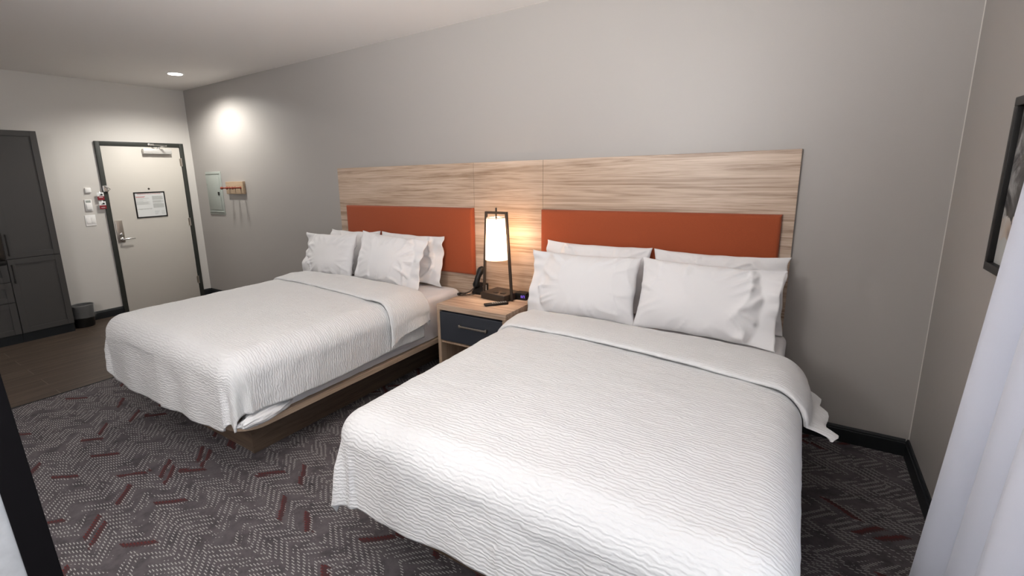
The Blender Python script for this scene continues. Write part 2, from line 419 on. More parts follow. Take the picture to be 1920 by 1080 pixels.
# sign on the door
sg = thing('evacuation_sign', 'black framed red-titled evacuation notice hanging on the entry door', 'sign', (.019, -.622, 1.21))
SY0, SY1, SZ0, SZ1 = -.808, -.440, 1.213, 1.548
bm = B(); fwid = .014
box(bm, .018, .028, SY0, SY1, SZ0, SZ0+fwid, .001); box(bm, .018, .028, SY0, SY1, SZ1-fwid, SZ1, .001)
box(bm, .018, .028, SY0, SY0+fwid, SZ0+fwid, SZ1-fwid, .001); box(bm, .018, .028, SY1-fwid, SY1, SZ0+fwid, SZ1-fwid, .001)
obj('sign_frame', bm, M['black'], sg)
pp = obj('sign_paper', xbox(.018, .0215, SY0+.01, SY1-.01, SZ0+.01, SZ1-.01), M['paper'], sg)
def text_mesh(name, body, size, mt, parent, loc, rot, align='CENTER', ext=.0004):
    cu = bpy.data.curves.new(name, 'FONT'); cu.body = body; cu.size = size; cu.align_x = align; cu.extrude = ext; cu.align_y = 'CENTER'
    tmp = bpy.data.objects.new(name, cu); COL.objects.link(tmp)
    bpy.context.view_layer.update()
    me = bpy.data.meshes.new_from_object(tmp.evaluated_get(bpy.context.evaluated_depsgraph_get()))
    bpy.data.objects.remove(tmp)
    me.transform(Matrix.LocRotScale(Vector(loc), Euler(rot), Vector((1, 1, 1))))
    bm = B(); bm.from_mesh(me)
    return obj(name, bm, mt, parent, smooth=0)
RX = (PI/2, 0, PI/2)      # text facing +x, reading towards +y
text_mesh('title_text', 'EMERGENCY EVACUATION PLAN', .0185, M['redtext'], pp, (.0222, -.625, 1.520), RX)
bm = B()
for k in range(2):
    box(bm, .0215, .0222, SY0+.022, SY0+.13-.01*k, 1.487-k*.010, 1.492-k*.010)
obj('red_lines', bm, M['redtext'], pp)
bm = B()
for k in range(13):
    if k in (2, 5): continue
    wd = .14-.05*random.random() if k not in (3, 6) else .06
    box(bm, .0215, .0222, SY0+.022, SY0+.022+wd+.02, 1.468-k*.0068, 1.4705-k*.0068)
for k in range(24):
    if k in (8, 14): continue
    box(bm, .0215, .0222, -.598, -.466-.03*random.random()*(k % 3 == 0), 1.488-k*.0066, 1.4918-k*.0066)
for k in range(4):
    box(bm, .0215, .0222, -.59+.0*k, -.53-.01*k, 1.29-k*.014, 1.293-k*.014); box(bm, .0215, .0222, -.51, -.47, 1.29-k*.014, 1.293-k*.014)
for y in [SY0+.03+i*.011 for i in range(15)]:
    box(bm, .0215, .0222, y, y+.006, 1.318+random.random()*.008, 1.333)
obj('grey_lines', bm, M['greytext'], pp)

# two hang tags on the frame
for nm, z0, lab, y0 in (('hang_tag', 1.472, 'upper red and white door hanger on the entry door frame', -1.165),
                        ('hang_tag', 1.362, 'lower red and white door hanger on the entry door frame', -1.160)):
    tg = thing(nm, lab, 'door hanger', (.036, y0, z0), 0)
    obj('card', xbox(.036, .0385, y0-.035, y0+.035, z0, z0+.092, .0006), M['paper'], tg)
    obj('red_band', xbox(.0385, .0393, y0-.035, y0+.035, z0, z0+.045), M['redsign'], tg)
    bm = B(); lathe(bm, (.0385, y0+.012, z0+.065), [(0, 0), (.012, 0), (.012, .001), (0, .001)], 14, 'x'); box(bm, .0385, .0395, y0-.012, y0+.022, z0+.055, z0+.062)
    obj('pictogram', bm, M['inktext'], tg)
    obj('caption_bar', xbox(.0393, .0399, y0-.02, y0+.02, z0+.016 if z0 < 1.4 else z0+.028, z0+.021 if z0 < 1.4 else z0+.034), M['paper'], tg)
    bm = B(); tube(bm, [(.031, y0, z0+.088), (.034, y0, z0+.098), (.037, y0, z0+.088)], .0022, 6); obj('hook', bm, M['chrome'], tg)

# switches
def plate(name, lab, y0, y1, z0, z1, t=.008):
    r_ = thing(name, lab, 'switch', (0, (y0+y1)/2, z0)); obj('cover_plate', xbox(.0, t, y0, y1, z0, z1, .003), M['white_plastic'], r_); return r_
s1 = thing('doorbell_sensor', 'small square white wall sensor above the thermostat beside the door', 'sensor', (0, -1.272, 1.565))
obj('cover', xbox(0, .022, -1.303, -1.243, 1.565, 1.625, .006), M['white_plastic'], s1)
obj('face', xbox(.022, .024, -1.295, -1.251, 1.573, 1.617, .001), M['white_plastic'], s1)
s2 = thing('thermostat', 'white thermostat with grey display, middle of the three wall controls', 'thermostat', (0, -1.292, 1.345))
obj('cover', xbox(0, .014, -1.328, -1.256, 1.345, 1.482, .004), M['white_plastic'], s2)
obj('dial_block', xbox(.014, .026, -1.318, -1.266, 1.362, 1.435, .003), M['white_plastic'], s2)
obj('display', xbox(.014, .0155, -1.318, -1.268, 1.447, 1.475), M['panelgrey'], s2, label='small grey display')
s3 = plate('light_switch', 'double white rocker light switch below the thermostat', -1.352, -1.245, 1.165, 1.298)
for yy in (-1.322, -1.275):
    bm = xbox(.008, .0125, yy-.018, yy+.018, 1.195, 1.268, .0015)
    obj('rocker', bm, M['white_plastic'], s3)

# breaker panel and peg rack on the back wall
bp = thing('breaker_panel', 'grey-green metal electrical panel on the wall beside the entry door', 'electrical panel', (.505, 0, 1.21))
obj('cover', xbox(.31, .70, -.012, 0, 1.21, 1.79, .003), M['panelgrey'], bp)
bm = B(); box(bm, .345, .655, -.02, -.012, 1.275, 1.745, .004); obj('panel_door', bm, M['panelgrey'], bp)
bm = B(); tube(bm, [(.33, -.016, 1.25), (.69, -.016, 1.25)], .007, 8); obj('bottom_lip', bm, M['panelgrey'], bp)
obj('top_lip', xbox(.33, .68, -.018, -.012, 1.755, 1.772, .003), M['panelgrey'], bp)
obj('latch', xbox(.605, .645, -.026, -.02, 1.475, 1.52, .002), M['black'], bp, label='dark latch')
for x_, z_ in ((.665, 1.76), (.325, 1.62), (.33, 1.30), (.34, 1.765)):
    bm = B(); lathe(bm, (x_, -.012, z_), [(.005, 0), (.005, -.003), (0, -.003)], 10, 'y'); obj('screw', bm, M['nickel'], bp)

pr = thing('coat_rack', 'small pine wall rack with three red pegs', 'coat rack', (1.05, 0, 1.492))
obj('backboard', xbox(.85, 1.26, -.035, 0, 1.492, 1.652, .003), M['peg_wood'], pr)
for x_ in (.945, 1.075, 1.205):
    bm = B(); lathe(bm, (x_, -.035, 1.572), [(.017, 0), (.017, -.005), (.010, -.008), (.009, -.085), (.012, -.092), (.017, -.10), (.016, -.118), (.008, -.125), (0, -.126)], 16, 'y')
    obj('peg', bm, M['red'], pr)

# ------------------------------------------------------------------ kitchenette
KX = .357; KY = -1.732
def shaker(nm, parent, y0, y1, z0, z1, x0=KX-.02, rail=.055):
    bm = B(); x1 = x0+.02; g = .003
    y0 += g; y1 -= g; z0 += g; z1 -= g
    box(bm, x0, x1, y0, y0+rail, z0, z1, .001, 1); box(bm, x0, x1, y1-rail, y1, z0, z1, .001, 1)
    box(bm, x0, x1, y0+rail, y1-rail, z0, z0+rail, .001, 1); box(bm, x0, x1, y0+rail, y1-rail, z1-rail, z1, .001, 1)
    box(bm, x0, x0+.011, y0+rail-.002, y1-rail+.002, z0+rail-.002, z1-rail+.002)
    return obj(nm, bm, M['cab'], parent)
def bar_handle(parent, y, z0, z1):
    bm = B(); tube(bm, [(KX, y, z0+.015), (KX+.03, y, z0+.015)], .005, 8); tube(bm, [(KX, y, z1-.015), (KX+.03, y, z1-.015)], .005, 8)
    tube(bm, [(KX+.03, y, z0), (KX+.03, y, z1)], .006, 8); return obj('handle', bm, M['black'], parent)
tc = thing('tall_cabinet', 'tall charcoal two-door pantry cabinet standing by the entry door', 'cabinet', (KX/2, KY-.225, 0))
obj('body', xbox(0.002, KX-.021, KY-.45, KY, .10, 2.237, .001, 1), M['cab'], tc)
obj('toe_kick', xbox(0.002, KX-.03, KY-.45, KY-.003, 0, .10), M['dark_trim'], tc)
d = shaker('door', tc, KY-.45, KY, .915, 2.237); bar_handle(d, KY-.425, .95, 1.18)
d = shaker('door', tc, KY-.45, KY, .102, .912); bar_handle(d, KY-.425, .655, .86)
bc = thing('base_cabinet', 'charcoal kitchenette base cabinet with three drawers at the left edge', 'cabinet', (KX/2, -2.6, 0))
YB = KY-.452
obj('body', xbox(0.002, KX-.021, YB-.9, YB, .10, .865, .001, 1), M['cab'], bc)
obj('toe_kick', xbox(0.002, KX-.03, YB-.9, YB, 0, .10), M['dark_trim'], bc)
for a, c in ((.675, .862), (.455, .672), (.102, .452)): shaker('drawer', bc, YB-.45, YB, a, c)
ct = obj('countertop', xbox(0.002, KX+.025, YB-.9, YB-.001, .868, .905, .008), M['black']); tag(recentre(ct), 'black kitchenette countertop on the base cabinet at the left edge', 'countertop')
bs = obj('backsplash', xbox(0.001, .012, YB-.9, YB-.001, .906, 1.5), M['boardz']); tag(recentre(bs), 'pale wood backsplash above the black countertop', 'backsplash')

# bin
tb = thing('trash_can', 'black round trash can with clear liner beside the tall cabinet', 'trash can', (.20, -1.60, 0))
bm = B(); lathe(bm, (.20, -1.60, 0), [(0, .001), (.092, .001), (.096, .01), (.108, .255), (.111, .262), (.106, .262), (.094, .015), (0, .012)], 32); obj('bucket', bm, M['black'], tb)
bm = B()
P = []
for i in range(10):
    z = [.10, .15, .20, .262, .272, .262, .23, .18, .13, .115][i]; row = []
    for k in range(49):
        a = 2*PI*k/48; n_ = nz(math.cos(a)*3, math.sin(a)*3, z*14)
        r = [.094, .098, .102, .103, .110, .115, .1155, .115, .116, .117][i]+(.006*n_ if i > 4 else .001*n_)+(.003 if i > 4 else 0)
        row.append((.20+r*math.cos(a), -1.60+r*math.sin(a), z+(.012*n_ if i > 6 else .003*n_)))
    P.append(row)
grid(bm, P); obj('liner', bm, M['liner'], tb, label='clear plastic liner')

# downlight, then two unseen light fittings added to brighten the room
dl = thing('ceiling_downlight', 'round recessed ceiling light above the entry door', 'ceiling light', (1.07, -.57, H-.01))
bm = B(); lathe(bm, (1.07, -.57, H), [(.072, -.006), (.088, -.006), (.092, 0)], 40); obj('trim_ring', bm, M['white_plastic'], dl)
bm = B(); lathe(bm, (1.07, -.57, H), [(0, -.008), (.074, -.007), (.074, 0)], 40); obj('lens', bm, M['led'], dl)
pl = thing('added_fill_globe', 'opal globe pendant lamp hanging from the ceiling beyond the beds\' foot', 'lamp', (5.7, -4.8, 2.1))  # unseen globe added around the fill light
bm = B(); lathe(bm, (5.7, -4.8, 2.3), [(.14*math.sin(PI*k/16), -.14*math.cos(PI*k/16)) for k in range(17)], 32); obj('globe', bm, M['fillglow'], pl).visible_shadow = True
bm = B(); tube(bm, [(5.7, -4.8, 2.48), (5.7, -4.8, H)], .006, 8); obj('cord', bm, M['bronze'], pl)
fl = thing('added_uplight_stand', 'bronze floor lamp with an upturned bowl behind the beds\' foot', 'lamp', (6.2, -3.8, 0))  # unseen stand and bowl added to carry the ceiling uplight
bm = B(); lathe(bm, (6.2, -3.8, 0), [(0, 0), (.14, 0), (.14, .012), (.02, .03), (.012, .05), (.012, 1.6), (.03, 1.62)], 24); obj('stand', bm, M['bronze'], fl)
bm = B(); lathe(bm, (6.2, -3.8, 0), [(.03, 1.62), (.10, 1.66), (.15, 1.73), (.147, 1.73), (.09, 1.665), (0, 1.63)], 32); obj('bowl', bm, M['bronze'], fl)

# ------------------------------------------------------------------ headboard
HX = (3.09, 4.838, 5.494, 7.156); HT = 1.763
hb = thing('headboard', 'long pale wood wall headboard with two burnt orange padded panels', 'headboard', (5.12, -.01, 0))
for a, c in zip(HX, HX[1:]):
    obj('wood_panel', xbox(a+.001, c-.001, -.03, -.002, 0.0, HT, .0012, 1), M['board'], hb)
def pad(x0, x1, z0, z1, y0=-.0305, T=.042, r=.022):
    bm = B(); nx, nzz = 60, 26; P = []; sx = (x1-x0)/2; sz = (z1-z0)/2; cx_ = (x0+x1)/2; cz_ = (z0+z1)/2
    def prof(e):          # distance from the edge -> thickness
        return T if e >= r else (T-r)+math.sqrt(max(0, r*r-(r-e)**2))
    us = [0, .15, .35, .6, 1]; us = [u*r for u in us]
    xs = us+[r+(2*sx-2*r)*k/nx for k in range(1, nx)]+[2*sx-u for u in reversed(us)]
    zs = us+[r+(2*sz-2*r)*k/nzz for k in range(1, nzz)]+[2*sz-u for u in reversed(us)]
    for z in zs:
        row = []
        for x in xs:
            e = min(x, 2*sx-x, z, 2*sz-z); th = prof(e)+.004*(1-(2*x/(2*sx)-1)**4)*(1-(z/sz-1)**4)
            row.append((x0+x, y0-th, z0+z))
        P.append(row)
    V = grid(bm, P, flip=True)
    # sides back to the board
    edge = V[0][:]+[r_[-1] for r_ in V[1:]]+V[-1][-2::-1]+[r_[0] for r_ in V[-2:0:-1]]
    bk = [bm.verts.new((v.co.x, y0, v.co.z)) for v in edge]; n = len(edge)
    for i in range(n): bm.faces.new((edge[i], bk[i], bk[(i+1) % n], edge[(i+1) % n]))
    bmesh.ops.recalc_face_normals(bm, faces=bm.faces)
    return bm
obj('upholstered_panel', pad(3.225, 4.838, .79, 1.382), M['orange'], hb)
obj('upholstered_panel', pad(5.494, 7.092, .79, 1.382), M['orange'], hb)

# ------------------------------------------------------------------ beds
MT = .665; MW = .76; MY0 = -2.14; MY1 = -.085
def rounded_rect(hw, y0, y1, r, n=8):
    pts = []
    for cx_, cy_, a0 in ((hw-r, y0+r, -90), (hw-.02, y1-.02, 0), (-hw+.02, y1-.02, 90), (-hw+r, y0+r, 180)):
        rr = r if cy_ < (y0+y1)/2 else .02
        for k in range(n+1):
            a = math.radians(a0+90*k/n); pts.append((cx_+rr*math.cos(a), cy_+rr*math.sin(a)))
    return pts
def drape_pt(X, Y, o, hw, yf, r0, p):
    """flat cloth point (X across, Y along) laid over the mattress box"""
    r = r0+o; top = MT+o+p.get('lift', 0)
    a = hw-r0; yf2 = yf+r0
    dx = max(0, abs(X)-a); dy = max(0, yf2-Y); sx = 1 if X >= 0 else -1
    cx_ = sx*min(abs(X), a); cy_ = max(Y, yf2)
    q = p.get('q', 5); d = (dx**q+dy**q)**(1/q) if (dx > 0 or dy > 0) else 0
    if d > 1e-9:
        ang = math.atan2(dy, dx); nx_, ny_ = sx*math.cos(ang), -math.sin(ang)
    else: ang = 0; nx_ = ny_ = 0
    L = r*PI/2
    if d < L: h = r*math.sin(d/r); z = top-r*(1-math.cos(d/r)); ex = 0
    else: ex = d-L; h = r; z = top-r-ex
    wav = min(1, ex/.12)
    arc = Y if dx > 0 and dy == 0 else (X+9 if dy > 0 and dx == 0 else ang*.35*sx)
    if dx > 0 and dy > 0:
        c_ = math.sin(2*ang)
        h += ex*p.get('flare', .0)*c_ + wav*.020*math.sin(ang*9+sx)*c_
    h += wav*(p.get('wave', .012)*nz(arc*4.5, sx*2.0+(3 if dy > 0 else 0), p['seed'], 1)*1.6)
    x = cx_+nx_*h; y = cy_+ny_*h
    # crown and soft undulation of the filling
    cr = (1-(abs(X)/hw)**2) if abs(X) < hw else 0
    z += p.get('crown', .03)*cr*min(1, max(0, (Y-yf)/.35))
    u = .010*nz(X*2.2, Y*2.2, p['seed']+5)+.0045*nz(X*6, Y*8, p['seed']+8)+.002*nz(X*17, Y*26, p['seed']+3)
    if d < L: z += u; 
    else:
        x += nx_*u; y += ny_*u
    z += min(1, d/.05)*.0
    return x+p.get('dx', 0), y, z, ex
def duvet_mesh(p, seed):
    """main sheet of the duvet: rows along the bed, columns across"""
    bm = B(); NX, NY = 190, 220; P = []; UV = []
    hw, yf, r0, o = p['hw'], p['yf'], p['r'], .012
    YT = p['ytop']
    for i in range(NY+1):
        t = i/NY; row = []; uvr = []
        for j in range(NX+1):
            s = j/NX
            Lr = p['right'](t); Ll = p['left'](t)
            X = -(hw+Ll)+(2*hw+Ll+Lr)*s
            foot = p['foot'](s)
            Y = (yf-foot)+(YT-(yf-foot))*t
            Xc = X+.006*nz(0, Y*7, seed); Yc = Y+.008*nz(X*5, 0, seed+1)*(1-t)
            x, y, z, ex = drape_pt(Xc, Yc, o, hw, yf, r0, p)
            if 'post' in p: x, y, z = p['post'](x, y, z, s, t)
            row.append((x, y, z)); uvr.append((X, Y))
        P.append(row); UV.append(uvr)
    grid(bm, P, UV)
    return bm
def flap_mesh(p, seed):
    """the folded-back top edge: outer layer, rolled fold at the head side, turned-under front edge"""
    bm = B(); NX = 170; P = []; UV = []
    hw, yf, r0 = p['hw'], p['yf'], p['r']; ylo = p['flap_lo']; yf_ = p['flap_hi']
    prof = []                       # (fraction between low and high edge, offset)
    for k in range(6): a = PI/2+PI/2*(1-k/5); prof.append((0, .022+.011*math.sin(a+PI/2-PI/2) if 0 else .016+.020*(k/5), -.008*math.sin(PI*k/5)))
    for k in range(1, 15): prof.append((k/15, .036+.014*math.sin(PI*k/15), 0))
    for k in range(9):
        a = PI/2-PI*k/8; prof.append((1, .022+.016*math.sin(a), .016*math.cos(a)))
    for fr, o, dy in prof:
        row = []; uvr = []
        for j in range(NX+1):
            s = j/NX; Lr, Ll = p['flap_r'](fr), p['flap_l'](fr)
            X = -(hw+Ll)+(2*hw+Ll+Lr)*s
            y0 = ylo(s); Y = y0+(yf_(s)-y0)*fr+dy
            Y += .006*nz(X*6, fr, seed+2)
            x, y, z, ex = drape_pt(X, Y, o, hw, yf, r0, dict(p, wave=p.get('fwave', .02), seed=seed+4))
            sx = 1 if X > 0 else -1
            x += sx*ex*p.get('fflare_r' if sx > 0 else 'fflare_l', .1)
            z += .006*nz(X*9, Y*9, seed+6)*(1 if 0 < fr < 1 else .3)
            if 'fpost' in p: x, y, z = p['fpost'](x, y, z, s, fr, ex)
            row.append((x, y, z)); uvr.append((X*1.0, Y*1.0+.3))
        P.append(row); UV.append(uvr)
    grid(bm, P, UV)
    return bm
def make_bed(cx_, rz, lab, labd, p, fp):
    bed = thing('bed', lab, 'bed', (cx_, (MY0+MY1)/2, 0), rz, 'queen beds under white duvets')
    T = lambda bm: (bmesh.ops.translate(bm, verts=bm.verts, vec=(0, -(MY0+MY1)/2, 0)), bm)[1]
    # plinth of four boards
    for a_, c_ in ((-.552, -.53), (.53, .552)): obj('side_board', T(xbox(a_, c_, -2.04, -.10, 0, .268, bev=.001, seg=1)), M['brown'], bed, world=False)
    for a_, c_ in ((-2.035, -2.013), (-.122, -.10)): obj('end_board', T(xbox(-.53, .53, a_, c_, 0, .268, bev=.001, seg=1)), M['brownx'], bed, world=False)
    bm = B(); prism(bm, rounded_rect(.775, -2.215, -.075, .16), 'z', .27, .308)
    bmesh.ops.bevel(bm, geom=[e for e in bm.edges if abs(e.verts[0].co.z-e.verts[1].co.z) < 1e-6], offset=.003, segments=1, affect='EDGES')
    obj('platform', T(bm), M['boardy'], bed, world=False)
    # mattress under its fitted sheet
    bm = B(); P = []; UV = []
    hw, r = MW-.012, .05; ring = []
    def rr(hw_, y0, y1, rc):
        pts = []
        for qx, qy, a0 in ((hw_-rc, y0+rc, -90), (hw_-rc, y1-rc, 0), (-hw_+rc, y1-rc, 90), (-hw_+rc, y0+rc, 180)):
            for k in range(9): a = math.radians(a0+90*k/8); pts.append((qx+rc*math.cos(a), qy+rc*math.sin(a)))
        out = []
        for i_ in range(len(pts)):          # subdivide long sides
            a = Vector(pts[i_]); b = Vector(pts[(i_+1) % len(pts)]); n = max(1, int((b-a).length/.02))
            for k in range(n): out.append(a.lerp(b, k/n))
        return out
    base = rr(hw, MY0+.01, MY1, .06)
    lev = [(.316, 0), (.34, 0), (.40, 0), (.46, 0), (.52, 0), (.57, 0), (.60, 0)]+[(MT-.045+.045*math.sin(a), -.045*(1-math.cos(a))) for a in [PI/2*k/6 for k in range(7)]]
    c0 = Vector((0, (MY0+MY1)/2))
    rings = []
    for z, ins in lev:
        ring = []
        for k, q in enumerate(base):
            side = min(1, (MT-z)/.05)
            n_ = .007*nz(q.x*7, q.y*9, z*4, 1)*side + .004*nz(q.x*16, q.y*22, z*10)*side
            dirv = (q-Vector((max(-hw+.06, min(hw-.06, q.x)), max(MY0+.07, min(MY1-.06, q.y))))).normalized()
            v = q+dirv*(ins+n_); ring.append(bm.verts.new((v.x, v.y, z-(.004*nz(q.x*9, q.y*9, 3) if z > .6 else 0))))
        rings.append(ring)
    n = len(base)
    for a, b in zip(rings, rings[1:]):
        for k in range(n): bm.faces.new((a[k], a[(k+1) % n], b[(k+1) % n], b[k]))
    cap = bm.faces.new(rings[-1]); bot = bm.faces.new(rings[0][::-1])
    obj('mattress', T(bm), M['sheet'], bed, world=False, label='white sheeted mattress')
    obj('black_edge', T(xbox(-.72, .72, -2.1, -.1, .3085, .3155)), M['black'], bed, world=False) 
    dv = thing('duvet', labd, 'duvet', (cx_, (MY0+MY1)/2, .3), rz, 'white seersucker duvets')
    def T2(bm): bmesh.ops.translate(bm, verts=bm.verts, vec=(0, -(MY0+MY1)/2, -.3)); return bm
    o = obj('cover', T2(duvet_mesh(p, p['seed'])), M['duvet'], dv, world=False, smooth=180)
    so = o.modifiers.new('thick', 'SOLIDIFY'); so.thickness = .012; so.offset = 1
    o = obj('folded_edge', T2(flap_mesh(p, p['seed'])), M['duvet'], dv, world=False, smooth=180)
    return bed, dv
def tucked_corner(dv, cx_):
    bm = B(); P = []; c = Vector((cx_+.775, -2.05, .352))
    for i in range(25):
        a = PI*i/24; row = []
        for k in range(37):
            b_ = 2*PI*k/36; d = Vector((math.sin(a)*math.cos(b_), math.cos(a), math.sin(a)*math.sin(b_)))
            q = 1+.22*nz(d.x*2.5, d.y*2.2, d.z*3)+.10*(1-abs(nz(d.x*5, d.y*2, d.z*6+3)))
            row.append((c.x+.05*d.x*q-.03*d.y, c.y+.17*d.y*q, c.z+max(-.034, .045*d.z*q)))
        P.append(row)
    UV = [[(i*.01, k*.006) for k in range(37)] for i in range(25)]
    grid(bm, P, UV); obj('tucked_corner', bm, M['duvet'], dv, smooth=180)
def lerp(a, b, t): return a+(b-a)*t
def smooth(t): t = max(0, min(1, t)); return t*t*(3-2*t)
pL = dict(dx=-.05, hw=MW+.10, yf=MY0-.12, r=.12, seed=3.0, ytop=-.70, crown=.02, lift=.062, flare=.05, wave=.014,
          left=lambda t: .33, right=lambda t: .30-.01*math.sin(t*9)-.02*smooth((.22-t)*5),
          foot=lambda s: .415+.02*math.sin(s*5)-.075*smooth((s-.78)*5)-.10*smooth((.16-s)*6),
          flap_lo=lambda s: lerp(-.86, -1.09, s), flap_hi=lambda s: lerp(-.57, -.66, s),
          flap_r=lambda f: .27-.07*f, flap_l=lambda f: .25, fflare_r=.12, fflare_l=.05, fwave=.03)
pR = dict(dx=.012, hw=MW+.055, yf=MY0-.14, r=.11, seed=11.0, ytop=-.80, crown=.025, lift=.03, flare=.15, wave=.016,
          left=lambda t: .36, right=lambda t: .36,
          foot=lambda s: .36+.01*math.sin(s*8),
          flap_lo=lambda s: lerp(-.90, -1.17, s), flap_hi=lambda s: lerp(-.60, -.75, s),
          fpost=lambda x, y, z, s, f, ex: (x+(.095*(1-math.exp(-ex*14))*(.45+.55*math.sin(PI*min(1, f*1.1+.25)))+.012*math.sin(f*14)*min(1, ex*9) if s > .5 else 0), y, z+(.75*ex+.010*math.sin(f*11+1)*min(1, ex*9) if s > .5 else 0)),
          flap_r=lambda f: .262-.02*f-.03*abs(f-.4), flap_l=lambda f: .2, fflare_r=.12, fflare_l=.05, fwave=.03)
CL, CR = 3.96, 6.43
_, dvl = make_bed(CL, 0, 'queen bed nearer the entry door, wooden platform edge showing', 'white textured duvet on the bed nearer the entry door', pL, None)
tucked_corner(dvl, CL)
make_bed(CR, 0, 'queen bed nearest the curtain in the foreground', 'white textured duvet on the foreground bed nearest the curtain', pR, None)

# ------------------------------------------------------------------ pillows
def pillow_mesh(W, Hh, T, seed, hem=1):
    """stuffed rectangle standing on its long edge; x across, z up, y thickness; hem side +1/-1 keeps a loose open cuff"""
    bm = B(); NU, NV = 64, 44; sides = []
    cuff = .11
    for face in (1, -1):
        P = []
        for j in range(NV+1):
            v = -1+2*j/NV; v = math.copysign(abs(v)**.85, v); row = []
            for i in range(NU+1):
                u = -1+2*i/NU; u = math.copysign(abs(u)**.85, u)
                # outline
                pin = .05*(1-abs(v)**3)*abs(u)**6; pinv = .07*(1-abs(u)**3)*abs(v)**6
                x = W/2*u*(1-pin); z = Hh/2*v*(1-pinv)
                # stuffing
                uu = (u*hem); lim = 1-2*cuff/W*1.3
                L_ = min(.93, lim+.13*(1-v*v)+.05*nz(v*2.5, seed, 5)); us = (uu+1)/(1+L_)*2-1 if uu < L_ else 1.0
                f = max(0, 1-abs(us)**2.6)**(.62 if uu*1 < 0 else .95)*max(0, 1-abs(v)**2.4)**.62
                th = T/2*f
                # wrinkles running in from the seams and corners
                e = max(abs(us), abs(v)); k = smooth((e-.35)/.5)
                ang = math.atan2(v, us*1.4)
                wx = x+.05*nz(x*4, z*4, seed); wz = z+.05*nz(z*4, x*4, seed+2)
                rid = 1-min(1, abs(nz(ang*3.4+seed, e*1.2, face*3+seed))*3.2)          # sharp pulls towards the corners
                rid2 = 1-min(1, abs(nz(wx*6+seed, wz*3.5, face+seed*2))*4.5)
                cf = 1+1.6*smooth((uu-.25)/.4)
                wr = rid**2*.013*k*cf+rid2**3*.008*(.4+k)*cf+nz(x*6, z*6, seed+face)*.012
                th += wr*(1 if f > .12 else f/.12)
                th = max(th, .0025)
                y = face*th
                if uu > lim:        # loose cuff swings and ripples as one layer
                    q = (uu-lim)/(1-lim); y += (math.sin(v*4.2+seed)*.020*q+nz(v*4, seed, 1)*.03*q)*smooth(q*1.5)
                    y += face*.010*math.sin(PI*min(1, q))*(1-v*v)
                    x += hem*.012*nz(v*3, seed, 7)*q
                else:
                    y += .0
                x += .006*nz(z*9, seed, 4)*abs(u)**4; z += .006*nz(x*8, seed, 9)*abs(v)**4
                row.append((x, y, z))
            P.append(row)
        sides.append(grid(bm, P, flip=(face > 0)))
    a, b = sides
    per = lambda V: V[0][:]+[r[-1] for r in V[1:]]+V[-1][-2::-1]+[r[0] for r in V[-2:0:-1]]
    pa, pb = per(a), per(b); n = len(pa)
    for i in range(n): bm.faces.new((pa[i], pa[(i+1) % n], pb[(i+1) % n], pb[i]))
    bmesh.ops.recalc_face_normals(bm, faces=bm.faces)
    return bm
def pillow(lab, x, y, zc, W, Hh, T, lean, roll_, rz, seed, hem):
    o = obj('pillow', pillow_mesh(W, Hh, T, seed, hem), M['pillow'], world=False, smooth=180)
    # root at the bottom edge
    o.data.transform(Matrix.Translation((0, 0, Hh/2)))
    o.location = (x, y, zc); o.rotation_euler = Euler((math.radians(lean), math.radians(roll_), math.radians(rz)), 'XYZ')
    return tag(o, lab, 'pillow', 'white standing pillows')
Z0 = MT+.006
pillow('rear right pillow of the bed nearer the entry door', 4.19, -.20, Z0+.012, .76, .46, .13, -8, 1, 2, 1.3, 1)
pillow('rear left pillow of the bed nearer the entry door, mostly hidden', 3.42, -.20, Z0, .76, .47, .13, -8, -1, -2, 2.7, -1)
pillow('front right pillow of the bed nearer the entry door, creased', 4.12, -.46, Z0+.035, .76, .46, .17, -17, 4, 3, 4.1, 1)
pillow('front left pillow of the bed nearer the entry door', 3.285, -.46, Z0+.01, .80, .46, .17, -17, -2, -2, 6.2, -1)
pillow('rear left pillow of the foreground bed, only its top showing', 5.97, -.20, Z0+.012, .78, .475, .13, -8, 1, 1, 8.4, -1)
pillow('rear right pillow of the foreground bed, beside the headboard edge', 6.77, -.20, Z0, .78, .475, .13, -8, 0, -1, 10.9, 1)
pillow('front left pillow of the foreground bed, next to the lamp', 5.965, -.46, Z0+.004, .78, .455, .18, -18, 0, 2, 12.6, -1)
pillow('front right pillow of the foreground bed, loose cuff on the right', 6.745, -.48, Z0+.004, .79, .455, .18, -18, 1, -2, 15.8, 1)

# ------------------------------------------------------------------ nightstand and what stands on it
ns = thing('nightstand', 'pale wood nightstand with a dark drawer between the beds', 'nightstand', (5.165, -.32, 0))
NX0, NX1, NF, NZ = 4.848, 5.488, -.612, .664
obj('top', xbox(NX0, NX1, NF, -.032, NZ-.045, NZ, .0015, 1), M['board'], ns)
obj('side_panel', xbox(NX0, NX0+.03, NF, -.032, 0, NZ-.046, .0015, 1), M['boardz'], ns)
obj('side_panel', xbox(NX1-.03, NX1, NF, -.032, 0, NZ-.046, .0015, 1), M['boardz'], ns)
obj('back_panel', xbox(NX0+.031, NX1-.031, -.05, -.034, 0, NZ-.046), M['boardz'], ns)
obj('shelf', xbox(NX0+.031, NX1-.031, NF+.01, -.051, .346, .361), M['boardz'], ns)
dr = obj('drawer', xbox(NX0+.032, NX1-.032, NF-.006, -.07,   .374, .606, .002, 1), M['drawer'], ns)
bm = B()
for x_ in (5.085, 5.325): box(bm, x_-.009, x_+.009, NF-.030, NF-.007, .507, .530, .002)
box(bm, 5.08, 5.33, NF-.034, NF-.026, .511, .526, .002)
obj('handle', bm, M['nickel'], dr, label='brushed metal bar handle')

